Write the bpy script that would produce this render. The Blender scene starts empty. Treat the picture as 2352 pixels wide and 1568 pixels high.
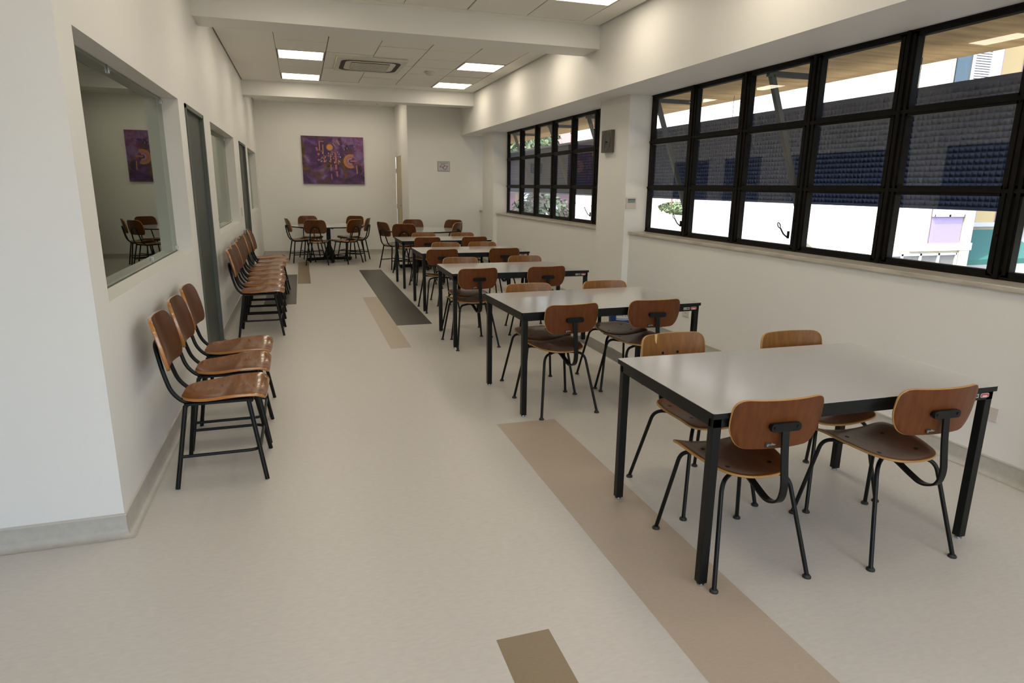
import bpy, bmesh, math, random
from mathutils import Vector, Matrix
random.seed(7)
C = bpy.context.scene.collection
SC = bpy.context.scene
# ------------------------------------------------------------------ camera
YAW, PITCH, ROLL, CAMZ, FPX = 0.3133, 0.2363, 0.0120, 1.5724, 1473.6
cam = bpy.data.cameras.new('camera'); camo = bpy.data.objects.new('camera', cam); C.objects.link(camo)
cam.sensor_width = 36.0; cam.lens = FPX/2352*36.0; cam.clip_start = 0.05; cam.clip_end = 300
_f = Vector((math.sin(YAW)*math.cos(PITCH), math.cos(YAW)*math.cos(PITCH), -math.sin(PITCH)))
_r = Vector((math.cos(YAW), -math.sin(YAW), 0)); _u = _r.cross(_f)
_r2 = math.cos(ROLL)*_r + math.sin(ROLL)*_u; _u2 = -math.sin(ROLL)*_r + math.cos(ROLL)*_u
M = Matrix((( _r2.x, _u2.x, -_f.x, 0), (_r2.y, _u2.y, -_f.y, 0), (_r2.z, _u2.z, -_f.z, CAMZ), (0, 0, 0, 1)))
camo.matrix_world = M; SC.camera = camo
# ------------------------------------------------------------------ world, sun, exposure
SC.view_settings.view_transform = 'Standard'; SC.view_settings.look = 'None'
SC.view_settings.gamma = 1.0; SC.view_settings.use_curve_mapping = False
SC.view_settings.exposure = 0.06
LAMP = 8.8          # ceiling panels
SKY = 1.15
SUN = 9.0
world = bpy.data.worlds.new('sky'); SC.world = world; world.use_nodes = True
wn = world.node_tree; wn.nodes.clear()
wo = wn.nodes.new('ShaderNodeOutputWorld'); wb = wn.nodes.new('ShaderNodeBackground')
sk = wn.nodes.new('ShaderNodeTexSky'); sk.sky_type = 'NISHITA'; sk.sun_disc = False
sk.sun_elevation = math.radians(52); sk.sun_rotation = math.radians(250); sk.air_density = 1.0; sk.dust_density = 3.0
wb.inputs[1].default_value = SKY
wn.links.new(sk.outputs[0], wb.inputs[0]); wn.links.new(wb.outputs[0], wo.inputs[0])
sun = bpy.data.lights.new('sun', 'SUN'); sun.energy = SUN; sun.angle = 0.01; sun.color = (1, .95, .86)
suno = bpy.data.objects.new('sun', sun); C.objects.link(suno); suno.location = (-20, -6, 30)
suno.rotation_euler = Vector((0.62, 0.22, -0.80)).to_track_quat('-Z', 'Y').to_euler()
for (ya, yb) in ((2.2, 6.8), (8.0, 12.3), (-3.3, 1.3)):
    pl = bpy.data.lights.new('sky_portal', 'AREA'); pl.shape = 'RECTANGLE'; pl.size = yb-ya; pl.size_y = 1.5
    pl.cycles.is_portal = True
    po = bpy.data.objects.new('sky_portal', pl); C.objects.link(po); po.location = (3.98, (ya+yb)/2, 1.85)
    po.rotation_euler = Matrix(((0, 0, 1), (1, 0, 0), (0, 1, 0))).to_euler()
pl = bpy.data.lights.new('sky_portal', 'AREA'); pl.shape = 'RECTANGLE'; pl.size = 5.7; pl.size_y = 3.1; pl.cycles.is_portal = True
po = bpy.data.objects.new('sky_portal', pl); C.objects.link(po); po.location = (.65, -4.7, 1.67); po.rotation_euler = (-math.pi/2, 0, 0)

# ------------------------------------------------------------------ materials
def mat(name, col, rough=.6, metal=0., spec=.5, noise=None, bump=None, coat=0., emit=None):
    """noise=(scale, colour2, amount, stretch vector) bump=(scale, strength)"""
    m = bpy.data.materials.new(name); m.use_nodes = True; nt = m.node_tree; b = nt.nodes['Principled BSDF']
    b.inputs['Base Color'].default_value = (*col, 1); b.inputs['Roughness'].default_value = rough
    b.inputs['Metallic'].default_value = metal; b.inputs['Specular IOR Level'].default_value = spec
    b.inputs['Coat Weight'].default_value = coat; b.inputs['Coat Roughness'].default_value = .08
    if emit:
        b.inputs['Emission Color'].default_value = (*emit[0], 1); b.inputs['Emission Strength'].default_value = emit[1]
    tc = nt.nodes.new('ShaderNodeTexCoord')
    if noise:
        sc, c2, amt, st = noise
        mp = nt.nodes.new('ShaderNodeMapping'); mp.inputs['Scale'].default_value = st
        nz = nt.nodes.new('ShaderNodeTexNoise'); nz.inputs['Scale'].default_value = sc; nz.inputs['Detail'].default_value = 5
        rp = nt.nodes.new('ShaderNodeValToRGB'); rp.color_ramp.elements[0].position = .5-amt; rp.color_ramp.elements[1].position = .5+amt
        rp.color_ramp.elements[0].color = (*col, 1); rp.color_ramp.elements[1].color = (*c2, 1)
        nt.links.new(tc.outputs['Object'], mp.inputs[0]); nt.links.new(mp.outputs[0], nz.inputs[0])
        nt.links.new(nz.outputs[0], rp.inputs[0]); nt.links.new(rp.outputs[0], b.inputs['Base Color'])
    if bump:
        n2 = nt.nodes.new('ShaderNodeTexNoise'); n2.inputs['Scale'].default_value = bump[0]; n2.inputs['Detail'].default_value = 3
        bp = nt.nodes.new('ShaderNodeBump'); bp.inputs['Strength'].default_value = bump[1]; bp.inputs['Distance'].default_value = .01
        nt.links.new(tc.outputs['Object'], n2.inputs[0]); nt.links.new(n2.outputs[0], bp.inputs['Height'])
        nt.links.new(bp.outputs[0], b.inputs['Normal'])
    return m
def glass_mat(name, tint, f0=.04, refl=(.97, 1, .98)):
    """thin clear pane: both surfaces reflect, angle dependent, independent of which side is seen"""
    m = bpy.data.materials.new(name); m.use_nodes = True; nt = m.node_tree; nt.nodes.clear(); N = nt.nodes.new; L = nt.links.new
    o = N('ShaderNodeOutputMaterial'); t = N('ShaderNodeBsdfTransparent'); t.inputs[0].default_value = (*tint, 1)
    g = N('ShaderNodeBsdfGlossy'); g.inputs['Roughness'].default_value = 0.0; g.inputs[0].default_value = (*refl, 1)
    ge = N('ShaderNodeNewGeometry'); d = N('ShaderNodeVectorMath'); d.operation = 'DOT_PRODUCT'; L(ge.outputs['Normal'], d.inputs[0]); L(ge.outputs['Incoming'], d.inputs[1])
    def mth(op, x, y=None):
        n = N('ShaderNodeMath'); n.operation = op
        for i, v in enumerate((x, y)):
            if v is None: continue
            if isinstance(v, (int, float)): n.inputs[i].default_value = v
            else: L(v, n.inputs[i])
        return n.outputs[0]
    c = mth('ABSOLUTE', d.outputs['Value']); k = mth('POWER', mth('SUBTRACT', 1.0, c), 5.0)
    F = mth('ADD', mth('MULTIPLY', k, 1-f0), f0); R = mth('DIVIDE', mth('MULTIPLY', F, 2.0), mth('ADD', F, 1.0))
    mx = N('ShaderNodeMixShader'); L(R, mx.inputs[0]); L(t.outputs[0], mx.inputs[1]); L(g.outputs[0], mx.inputs[2]); L(mx.outputs[0], o.inputs[0]); return m
WHITE = mat('wall_paint', (.80, .79, .76), .55, noise=(1.2, (.78, .77, .74), .3, (1, 1, 1)), bump=(60, .04))
WHITE2 = mat('enamel_paint', (.74, .72, .66), .35, noise=(1.5, (.72, .70, .64), .3, (1, 1, 1)))
CEILW = mat('ceiling_plaster', (.85, .83, .77), .7)
TILE = mat('ceiling_tile', (.84, .82, .76), .9, noise=(300, (.79, .77, .71), .2, (1, 1, 1)), bump=(220, .25))
FLOORM = mat('vinyl_floor', (.60, .57, .53), .38, noise=(26, (.55, .52, .48), .22, (1, 3, 1)), bump=(90, .02))
VTAN = mat('vinyl_tan', (.47, .39, .31), .38, noise=(40, (.43, .355, .28), .25, (1, 3, 1)))
VBROWN = mat('vinyl_brown', (.27, .205, .13), .38, noise=(60, (.235, .175, .11), .25, (1, 3, 1)))
VDARK = mat('vinyl_dark', (.075, .066, .058), .36, noise=(60, (.06, .053, .046), .25, (1, 3, 1)))
VGREY = mat('vinyl_grey', (.17, .155, .13), .38, noise=(60, (.145, .13, .11), .25, (1, 3, 1)))
COVE = mat('vinyl_cove', (.50, .475, .425), .45, noise=(30, (.43, .41, .365), .25, (1, 1, 1)))
CAPM = mat('cove_cap', (.55, .52, .46), .4)
BLACK = mat('black_steel', (.006, .0065, .006), .36, spec=.22)
BLACKF = mat('black_window_paint', (.0045, .004, .0035), .5, spec=.15, noise=(25, (.009, .008, .007), .2, (1, 1, 1)), bump=(70, .1))
CHROME = mat('chrome', (.55, .56, .58), .22, 1.)
RUBBER = mat('black_plastic', (.015, .015, .016), .5)
LAMIN = mat('white_laminate', (.53, .525, .52), .13, spec=.6, noise=(3, (.515, .51, .505), .3, (1, 1, 1)))
def wood(name, a, b, rough, coat, st):
    return mat(name, a, rough, noise=(9, b, .16, st), coat=coat, spec=.28)
RED_V = wood('veneer_reddish', (.135, .038, .0065), (.10, .027, .0045), .45, .0, (6, 6, .7))
HONEY = wood('veneer_honey', (.25, .105, .024), (.185, .073, .016), .36, .04, (6, 6, .7))
SEATA = wood('veneer_seat', (.17, .052, .014), (.12, .036, .010), .34, .12, (6, .7, 6))
EDGE = mat('plywood_edge', (.42, .22, .06), .4, coat=.3)
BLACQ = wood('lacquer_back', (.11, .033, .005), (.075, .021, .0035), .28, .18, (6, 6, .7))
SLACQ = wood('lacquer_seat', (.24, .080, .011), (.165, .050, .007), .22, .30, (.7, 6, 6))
OEDGE = mat('lacquer_edge', (.40, .16, .03), .25, coat=.8)
GLASSW = glass_mat('window_glass', (.93, .94, .93))
GLASSL = glass_mat('partition_glass', (.42, .50, .45), .045, (.74, .80, .74))
DGREY = mat('grey_green_enamel', (.052, .062, .056), .45, spec=.3, noise=(8, (.058, .069, .062), .3, (1, 1, 1)))
DFRAME = mat('grey_frame_enamel', (.095, .11, .10), .4, spec=.3)
BEIGE = mat('beige_door', (.50, .43, .29), .5)
MARBLE = mat('marble_sill', (.60, .56, .49), .3, noise=(5, (.42, .37, .31), .2, (4, 1, 4)))
PLAST = mat('ivory_plastic', (.60, .545, .49), .4)
LIGHTP = mat('light_diffuser', (.9, .9, .9), .6, emit=((1.0, .885, .70), LAMP))
LFRAME = mat('lamp_frame', (.8, .8, .78), .5)

# ------------------------------------------------------------------ mesh helpers
def obj(name, bm, mats, parent=None, smooth=False, loc=None):
    me = bpy.data.meshes.new(name)
    bmesh.ops.recalc_face_normals(bm, faces=bm.faces)
    bm.to_mesh(me); bm.free()
    for m in (mats if isinstance(mats, (list, tuple)) else [mats]): me.materials.append(m)
    if smooth:
        for p in me.polygons: p.use_smooth = True
        try: me.set_sharp_from_angle(angle=math.radians(38))
        except Exception: pass
    o = bpy.data.objects.new(name, me); C.objects.link(o)
    if parent is not None: o.parent = parent
    if loc is not None: o.location = loc
    return o
def tag(o, label=None, cat=None, group=None, kind=None):
    if label: o['label'] = label
    if cat: o['category'] = cat
    if group: o['group'] = group
    if kind: o['kind'] = kind
    return o
def thing(name, label, cat, loc=(0, 0, 0), rz=0, group=None):
    o = bpy.data.objects.new(name, None); C.objects.link(o); o.location = loc; o.rotation_euler = (0, 0, rz)
    o.empty_display_size = .1
    return tag(o, label, cat, group)
def struct(name, bm, m, smooth=False): return tag(obj(name, bm, m, None, smooth), kind='structure')
def box(bm, x0, x1, y0, y1, z0, z1, mi=0, bev=0.):
    vs = [bm.verts.new((x, y, z)) for x in (x0, x1) for y in (y0, y1) for z in (z0, z1)]
    fs = []
    for q in ((0, 1, 3, 2), (4, 6, 7, 5), (0, 4, 5, 1), (2, 3, 7, 6), (0, 2, 6, 4), (1, 5, 7, 3)):
        f = bm.faces.new([vs[i] for i in q]); f.material_index = mi; fs.append(f)
    if bev > 0:
        es = list({e for f in fs for e in f.edges})
        r = bmesh.ops.bevel(bm, geom=es, offset=bev, segments=2, affect='EDGES', profile=.6)
        for f in r['faces']: f.material_index = mi
    return vs
def B(*a, **k):
    bm = bmesh.new(); box(bm, *a, **k); return bm
def quad(bm, pts, mi=0):
    f = bm.faces.new([bm.verts.new(p) for p in pts]); f.material_index = mi; return f
def fillet(pts, rad, n=6):
    """round the inner corners of a 3D polyline"""
    pts = [Vector(p) for p in pts]; out = [pts[0]]
    for i in range(1, len(pts)-1):
        a, b, c = pts[i-1], pts[i], pts[i+1]; r = rad[i] if isinstance(rad, (list, tuple)) else rad
        d1, d2 = (a-b), (c-b); r = min(r, d1.length*.49, d2.length*.49); d1.normalize(); d2.normalize()
        if r < 1e-5: out.append(b); continue
        p, q = b+d1*r, b+d2*r
        for k in range(n+1):
            t = k/n; out.append(p*(1-t)**2 + b*2*t*(1-t) + q*t*t)
    out.append(pts[-1]); return out
def frames(pts):
    T = []
    for i in range(len(pts)):
        a = pts[max(i-1, 0)]; b = pts[min(i+1, len(pts)-1)]; T.append((b-a).normalized())
    up = Vector((0, 0, 1)) if abs(T[0].z) < .9 else Vector((1, 0, 0))
    n = (up - T[0]*up.dot(T[0])).normalized(); N = [n]
    for i in range(1, len(pts)):
        n = (N[-1] - T[i]*N[-1].dot(T[i])).normalized(); N.append(n)
    return T, N
def tube(bm, pts, r, seg=10, mi=0, cap=True):
    pts = [Vector(p) for p in pts]; T, N = frames(pts); rings = []
    for i, p in enumerate(pts):
        b = T[i].cross(N[i]); rr = r[i] if isinstance(r, (list, tuple)) else r
        rings.append([bm.verts.new(p + rr*(math.cos(2*math.pi*k/seg)*N[i] + math.sin(2*math.pi*k/seg)*b)) for k in range(seg)])
    for a, b in zip(rings, rings[1:]):
        for k in range(seg):
            f = bm.faces.new((a[k], a[(k+1) % seg], b[(k+1) % seg], b[k])); f.material_index = mi
    if cap:
        bm.faces.new(rings[0][::-1]).material_index = mi; bm.faces.new(rings[-1]).material_index = mi
def flatbar(bm, pts, w, t, mi=0):
    """flat bar swept in the YZ plane, width w along X, thickness t"""
    pts = [Vector(p) for p in pts]; rings = []
    for i, p in enumerate(pts):
        a = pts[max(i-1, 0)]; b = pts[min(i+1, len(pts)-1)]; T = (b-a).normalized(); n = Vector((0, -T.z, T.y))
        rings.append([bm.verts.new(p + Vector((sx*w/2, 0, 0)) + n*sn*t/2) for sx, sn in ((-1, -1), (1, -1), (1, 1), (-1, 1))])
    for a, b in zip(rings, rings[1:]):
        for k in range(4): bm.faces.new((a[k], a[(k+1) % 4], b[(k+1) % 4], b[k])).material_index = mi
    bm.faces.new(rings[0][::-1]); bm.faces.new(rings[-1])
def cyl(bm, c, r, h, seg=20, axis='z', mi=0, r2=None):
    r2 = r if r2 is None else r2; c = Vector(c); A = []; Bv = []
    for k in range(seg):
        a = 2*math.pi*k/seg; u, v = math.cos(a), math.sin(a)
        P = {'z': lambda R, s: Vector((R*u, R*v, s)), 'x': lambda R, s: Vector((s, R*u, R*v)), 'y': lambda R, s: Vector((R*u, s, R*v))}[axis]
        A.append(bm.verts.new(c+P(r, 0))); Bv.append(bm.verts.new(c+P(r2, h)))
    for k in range(seg):
        bm.faces.new((A[k], A[(k+1) % seg], Bv[(k+1) % seg], Bv[k])).material_index = mi
    bm.faces.new(A[::-1]).material_index = mi; bm.faces.new(Bv).material_index = mi
def outline(pts, radii, per=10):
    n = len(pts); out = []
    for i in range(n):
        a, b, c = Vector(pts[i-1]), Vector(pts[i]), Vector(pts[(i+1) % n]); d1 = a-b; d2 = c-b
        r = min(radii[i], d1.length*.5, d2.length*.5); d1.normalize(); d2.normalize(); p, q = b+d1*r, b+d2*r
        for k in range(per+1):
            t = k/per; out.append(p*(1-t)**2 + b*2*t*(1-t) + q*t*t)
    # densify long straight runs
    res = []
    for i in range(len(out)):
        a, b = out[i], out[(i+1) % len(out)]; L = (b-a).length
        if L < 1e-6: continue
        m = max(1, int(L/.025))
        for k in range(m): res.append(a.lerp(b, k/m))
    return res
def ply(bm, out, cen, fn, th, rings=7):
    """curved plywood shell: out = 2D outline, fn(u,v)->(point, normal); slots 0 front, 1 rear, 2 edge"""
    cen = Vector(cen); lay = {}
    rs = [0]+[((k+1)/rings) for k in range(rings)]; rs[-1] = 1.; rs.insert(-1, .985)
    for side, s in ((0, .5), (1, -.5)):
        L = []
        for r in rs:
            row = []
            if r == 0:
                p, n = fn(*cen); v = bm.verts.new(Vector(p)+Vector(n)*th*s); L.append([v]); continue
            for o in out:
                q = cen.lerp(o, r); p, n = fn(*q); k = s*(.62 if r == 1. else 1.)
                row.append(bm.verts.new(Vector(p)+Vector(n)*th*k))
            L.append(row)
        lay[side] = L; N = len(out)
        for i in range(len(L)-1):
            for k in range(N):
                if len(L[i]) == 1: f = bm.faces.new((L[0][0], L[1][k], L[1][(k+1) % N]))
                else: f = bm.faces.new((L[i][k], L[i+1][k], L[i+1][(k+1) % N], L[i][(k+1) % N]))
                f.material_index = 2 if i == len(L)-2 else side
    N = len(out); a, b = lay[0][-1], lay[1][-1]
    for k in range(N): bm.faces.new((a[k], b[k], b[(k+1) % N], a[(k+1) % N])).material_index = 2
def text_mesh(s, size, ext=.0004):
    cu = bpy.data.curves.new('lettering', 'FONT'); cu.body = s; cu.size = size; cu.extrude = ext; cu.align_x = 'CENTER'; cu.align_y = 'CENTER'; cu.resolution_u = 2
    o = bpy.data.objects.new('lettering', cu); C.objects.link(o); bpy.context.view_layer.update()
    me = bpy.data.meshes.new_from_object(o.evaluated_get(bpy.context.evaluated_depsgraph_get()))
    bpy.data.objects.remove(o); bpy.data.curves.remove(cu); return me
def text_into(bm, s, size, mtx, mi, ext=.0004):
    me = text_mesh(s, size, ext); me.transform(mtx); n0 = len(bm.faces); bm.from_mesh(me); bpy.data.meshes.remove(me)
    bm.faces.ensure_lookup_table()
    for f in bm.faces[n0:]: f.material_index = mi
def kids(o): return [c for c in bpy.data.objects if c.parent == o]
def copy_tree(o, parent=None):
    c = o.copy(); C.objects.link(c)
    if parent is not None: c.parent = parent
    for ch in o_children[o.name] if o.name in o_children else list(o.children): copy_tree(ch, c)
    return c
o_children = {}

# ------------------------------------------------------------------ room data
XL, XLB, XB, XP, XS, XW = -.853, -1.003, 3.243, 3.589, 3.666, 3.871
Y0, YB, YE, XE = 3.066, 15.464, 13.639, 2.133
ZC, ZK, ZB = 3.30, 2.597, 3.063
P1, P2, P3 = (6.871, 7.635), (12.387, 13.173), (1.34, 2.10)
# floor, with its inlaid vinyl strips
bm = bmesh.new()
quad(bm, [(-5, -4.5, 0), (4.1, -4.5, 0), (4.1, 16, 0), (-5, 16, 0)], 0)
box(bm, -5, 4.1, -4.5, 16, -.12, -.001, 0)
def strip(pts, mi): quad(bm, [(x, y, .0008) for x, y in pts], mi)
strip([(1.178, 3.945), (1.592, 3.935), (1.592, -1.6), (1.178, -1.6)], 1)
strip([(.568, 1.893), (.768, 1.895), (.768, .2), (.568, .2)], 2)
strip([(.965, 12.49), (1.38, 12.48), (1.38, 7.30), (.965, 7.30)], 3)
strip([(.757, 9.36), (.965, 9.36), (.965, 6.227), (.757, 6.227)], 1)
strip([(-.135, 14.05), (.07, 14.05), (.07, 10.91), (-.135, 10.91)], 2)
strip([(-.56, 12.1), (-.145, 12.1), (-.145, 9.01), (-.56, 9.01)], 3)
strip([(2.70, 6.28), (2.90, 6.28), (2.90, 3.2), (2.70, 3.2)], 4)
strip([(2.80, 11.2), (3.02, 11.2), (3.02, 9.44), (2.80, 9.44)], 1)
struct('floor', bm, [FLOORM, VTAN, VBROWN, VDARK, VGREY])
# walls
def wall_holes(bm, x0, x1, y0, y1, z1, holes, z0=0):
    ys = sorted({y0, y1, *[h[0] for h in holes], *[h[1] for h in holes]})
    for a, b in zip(ys, ys[1:]):
        h = [h for h in holes if h[0] <= a+1e-6 and h[1] >= b-1e-6]
        if not h: box(bm, x0, x1, a, b, z0, z1)
        else:
            if h[0][2] > z0: box(bm, x0, x1, a, b, z0, h[0][2])
            box(bm, x0, x1, a, b, h[0][3], z1)
LW = [(3.277, 5.745, 1.045, 2.198), (7.63, 10.15, 1.035, 2.198), (12.70, 14.87, 1.07, 2.198)]
LD = [(6.03, 7.03, 0, 2.195), (10.966, 12.09, 0, 2.2)]
bm = bmesh.new(); wall_holes(bm, XLB, XL, Y0, YB, 3.6, LW+LD); struct('wall_left', bm, WHITE)
bm = bmesh.new(); box(bm, -5, XLB, Y0, Y0+.15, 0, 3.6); box(bm, -5.15, -5, -4.5, Y0+.15, 0, 3.6); struct('wall_front_left', bm, WHITE)
bm = bmesh.new(); box(bm, XLB, XE, YB, YB+.15, 0, 3.6); struct('wall_back', bm, WHITE)
bm = bmesh.new(); box(bm, XE, 4.15, YE, YE+.15, 0, 3.6)
box(bm, XE, XE+.12, YE+.15, 14.66, 0, 3.6); box(bm, XE, XE+.12, 14.66, YB+.15, 2.21, 3.6)
struct('wall_back_right', bm, WHITE)
bm = bmesh.new(); box(bm, -5, 4.1, -4.65, -4.5, 0, .12); box(bm, -5, 4.1, -4.65, -4.5, 3.22, 3.6); box(bm, -5, -2.2, -4.65, -4.5, .12, 3.22); box(bm, 3.5, 4.1, -4.65, -4.5, .12, 3.22)  # unseen opening added in this wall to bring daylight to the near room
for x in (-.75, 1.3): box(bm, x-.05, x+.05, -4.62, -4.52, .12, 3.22)
struct('wall_behind', bm, WHITE)
# rooms behind the left partition, their unlit dimness put into the wall colour
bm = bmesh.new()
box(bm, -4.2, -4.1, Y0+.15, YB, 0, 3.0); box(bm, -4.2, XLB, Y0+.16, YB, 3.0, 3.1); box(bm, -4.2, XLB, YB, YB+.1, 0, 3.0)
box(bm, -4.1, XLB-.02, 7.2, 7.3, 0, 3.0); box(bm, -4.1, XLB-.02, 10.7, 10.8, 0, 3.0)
struct('wall_far_left', bm, mat('painted_room_dimness', (.07, .072, .06), .8))
# right side: parapet, piers, bulkhead, outer skin
bm = bmesh.new()
for a, b in ((P1[1], P2[0]), (P3[1], P1[0]), (-4.5, P3[0]), (P2[1], YE)): box(bm, XS, 3.925, a, b, 0, 1.045)
for a, b in (P1, P2, P3): box(bm, XP, 3.925, a, b, 0, ZK)
box(bm, XB, 4.02, -4.5, YE, ZK, 3.6)
struct('wall_right', bm, WHITE)
# ceiling: plaster field with recessed tile grid
bm = bmesh.new()
box(bm, -5.1, 4.1, -4.6, 16, 3.36, 3.6, 0)
def bay(y0, y1, rows, lamps):
    # plaster margin boxes round the tiled field
    xa, xb = -.2, 2.985; ya, yb = min(rows), max(rows)
    box(bm, XL+.018, xa, y0, y1, ZC, 3.37, 0); box(bm, xb, XB-.018, y0, y1, ZC, 3.37, 0)
    if ya > y0: box(bm, xa, xb, y0, ya, ZC, 3.37, 0)
    if y1 > yb: box(bm, xa, xb, yb, y1, ZC, 3.37, 0)
    xs = [xa+(xb-xa)*k/5 for k in range(6)]
    for i in range(5):
        for a, b in zip(rows, rows[1:]):
            g = .0065
            if any(l[0] == i and abs(l[1]-a) < .3 for l in lamps): continue
            box(bm, xs[i]+g, xs[i+1]-g, a+g, b-g, ZC+.002+.004*((i+int(a*7)) % 3 == 0), 3.36, 1)
    return xs
R2 = [12.175-.64*k for k in range(8)][::-1]
R1 = [6.89-.64*k for k in range(17)][::-1]
R3 = [15.2-.64*k for k in range(4)][::-1]
L2 = [(0, R2[k]) for k in (0, 3, 6)]+[(4, R2[k]) for k in (0, 3, 6)]
L1 = [(i, R1[k]) for i in (0, 4) for k in (14, 11, 8, 5, 2)]
L3 = [(0, R3[1]), (2, R3[1])]
xs = bay(7.432, 12.55, R2, L2); bay(-4.5, 7.0, R1, L1); bay(12.9, 15.464, R3, L3)
box(bm, -5.0, XL, -4.5, Y0, ZC, 3.37, 0)
struct('ceiling', bm, [CEILW, TILE])
bm = bmesh.new(); box(bm, XL, XB, 7.0, 7.432, ZB, 3.5); struct('trim_1', bm, WHITE)
bm = bmesh.new(); box(bm, XL, XB, 12.55, 12.9, 3.06, 3.5); struct('trim_2', bm, WHITE)
# ceiling lamps
lampn = 0
def lamp(i, a, lab):
    x0, x1 = xs[i]+.018, xs[i+1]-.018; y0, y1 = a+.018, a+.622
    t = thing('ceiling_light', lab, 'ceiling light', ((x0+x1)/2, (y0+y1)/2, ZC-.004), 0, 'square light panels in the tiled ceiling')
    w, d = (x1-x0)/2, (y1-y0)/2
    b = bmesh.new()
    for (p, q, r, s) in ((-w, w, -d, -d+.012), (-w, w, d-.012, d), (-w, -w+.012, -d+.012, d-.012), (w-.012, w, -d+.012, d-.012)): box(b, p, q, r, s, 0, .03)
    box(b, -w, w, -d, d, .028, .034)
    obj('frame', b, LFRAME, t); obj('diffuser', B(-w+.012, w-.012, -d+.012, d-.012, .004, .02), LIGHTP, t)
ORD = ['nearest', 'middle', 'farthest']
for k, (i, a) in enumerate(L2):
    side = 'left' if i == 0 else 'right'; n = k % 3
    lab = {0: 'white square light panel just behind the first ceiling beam, %s side', 1: 'glowing square panel nearer the camera, %s side of the middle ceiling',
           2: 'glowing square panel close to the far beam, %s side of the middle ceiling'}[n] % side
    lamp(i, a, lab)
for i, a in L1:
    lamp(i, a, 'light panel in the near ceiling at the top edge, by the right bulkhead' if (i == 4 and a > 5) else 'ceiling light panel above the camera, %s column, %.1f metres before the beam' % ('left' if i == 0 else 'right', 7-a))
for i, a in L3: lamp(i, a, 'light panel in the far bay behind the second beam, %s' % ('left' if i == 0 else 'right'))
# coved skirting
def cove(name, paths, h=.1, r=.035, t=.006):
    bm = bmesh.new()
    prof = [(0, h+.008), (t+.004, h+.008), (t+.004, h), (t, h-.002), (t, r)]
    prof += [(t+r-r*math.cos(a), r-r*math.sin(a)) for a in [math.pi/2*k/5 for k in range(1, 6)]]
    prof = [(a, max(b, .0012)) for a, b in prof]
    for path in paths:
        P = [Vector(p) for p in path]; rows = []
        for i, p in enumerate(P):
            d0 = (P[i]-P[i-1]).normalized() if i else None; d1 = (P[i+1]-P[i]).normalized() if i < len(P)-1 else None
            n0 = Vector((d0.y, -d0.x)) if d0 else None; n1 = Vector((d1.y, -d1.x)) if d1 else None
            if n0 is None: m = n1
            elif n1 is None: m = n0
            else: m = (n0+n1)/(1+n0.dot(n1))
            rows.append([bm.verts.new((p.x+m.x*a, p.y+m.y*a, z)) for a, z in prof])
        for a, b in zip(rows, rows[1:]):
            for k in range(len(prof)-1):
                bm.faces.new((a[k], a[k+1], b[k+1], b[k])).material_index = 1 if k < 3 else 0
    return struct(name, bm, [COVE, CAPM], smooth=True)
cove('baseboard_left', [[(-5, Y0), (XL, Y0), (XL, 6.0)], [(XL, 7.05), (XL, 10.94)], [(XL, 12.11), (XL, YB-.001), (XE, YB-.001)]])
cove('baseboard_right', [[(XE, 14.6), (XE, YE), (XS, YE), (XS, P2[1]), (XP, P2[1]), (XP, P2[0]), (XS, P2[0]), (XS, P1[1]), (XP, P1[1]), (XP, P1[0]), (XS, P1[0]), (XS, P3[1])]])
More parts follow.
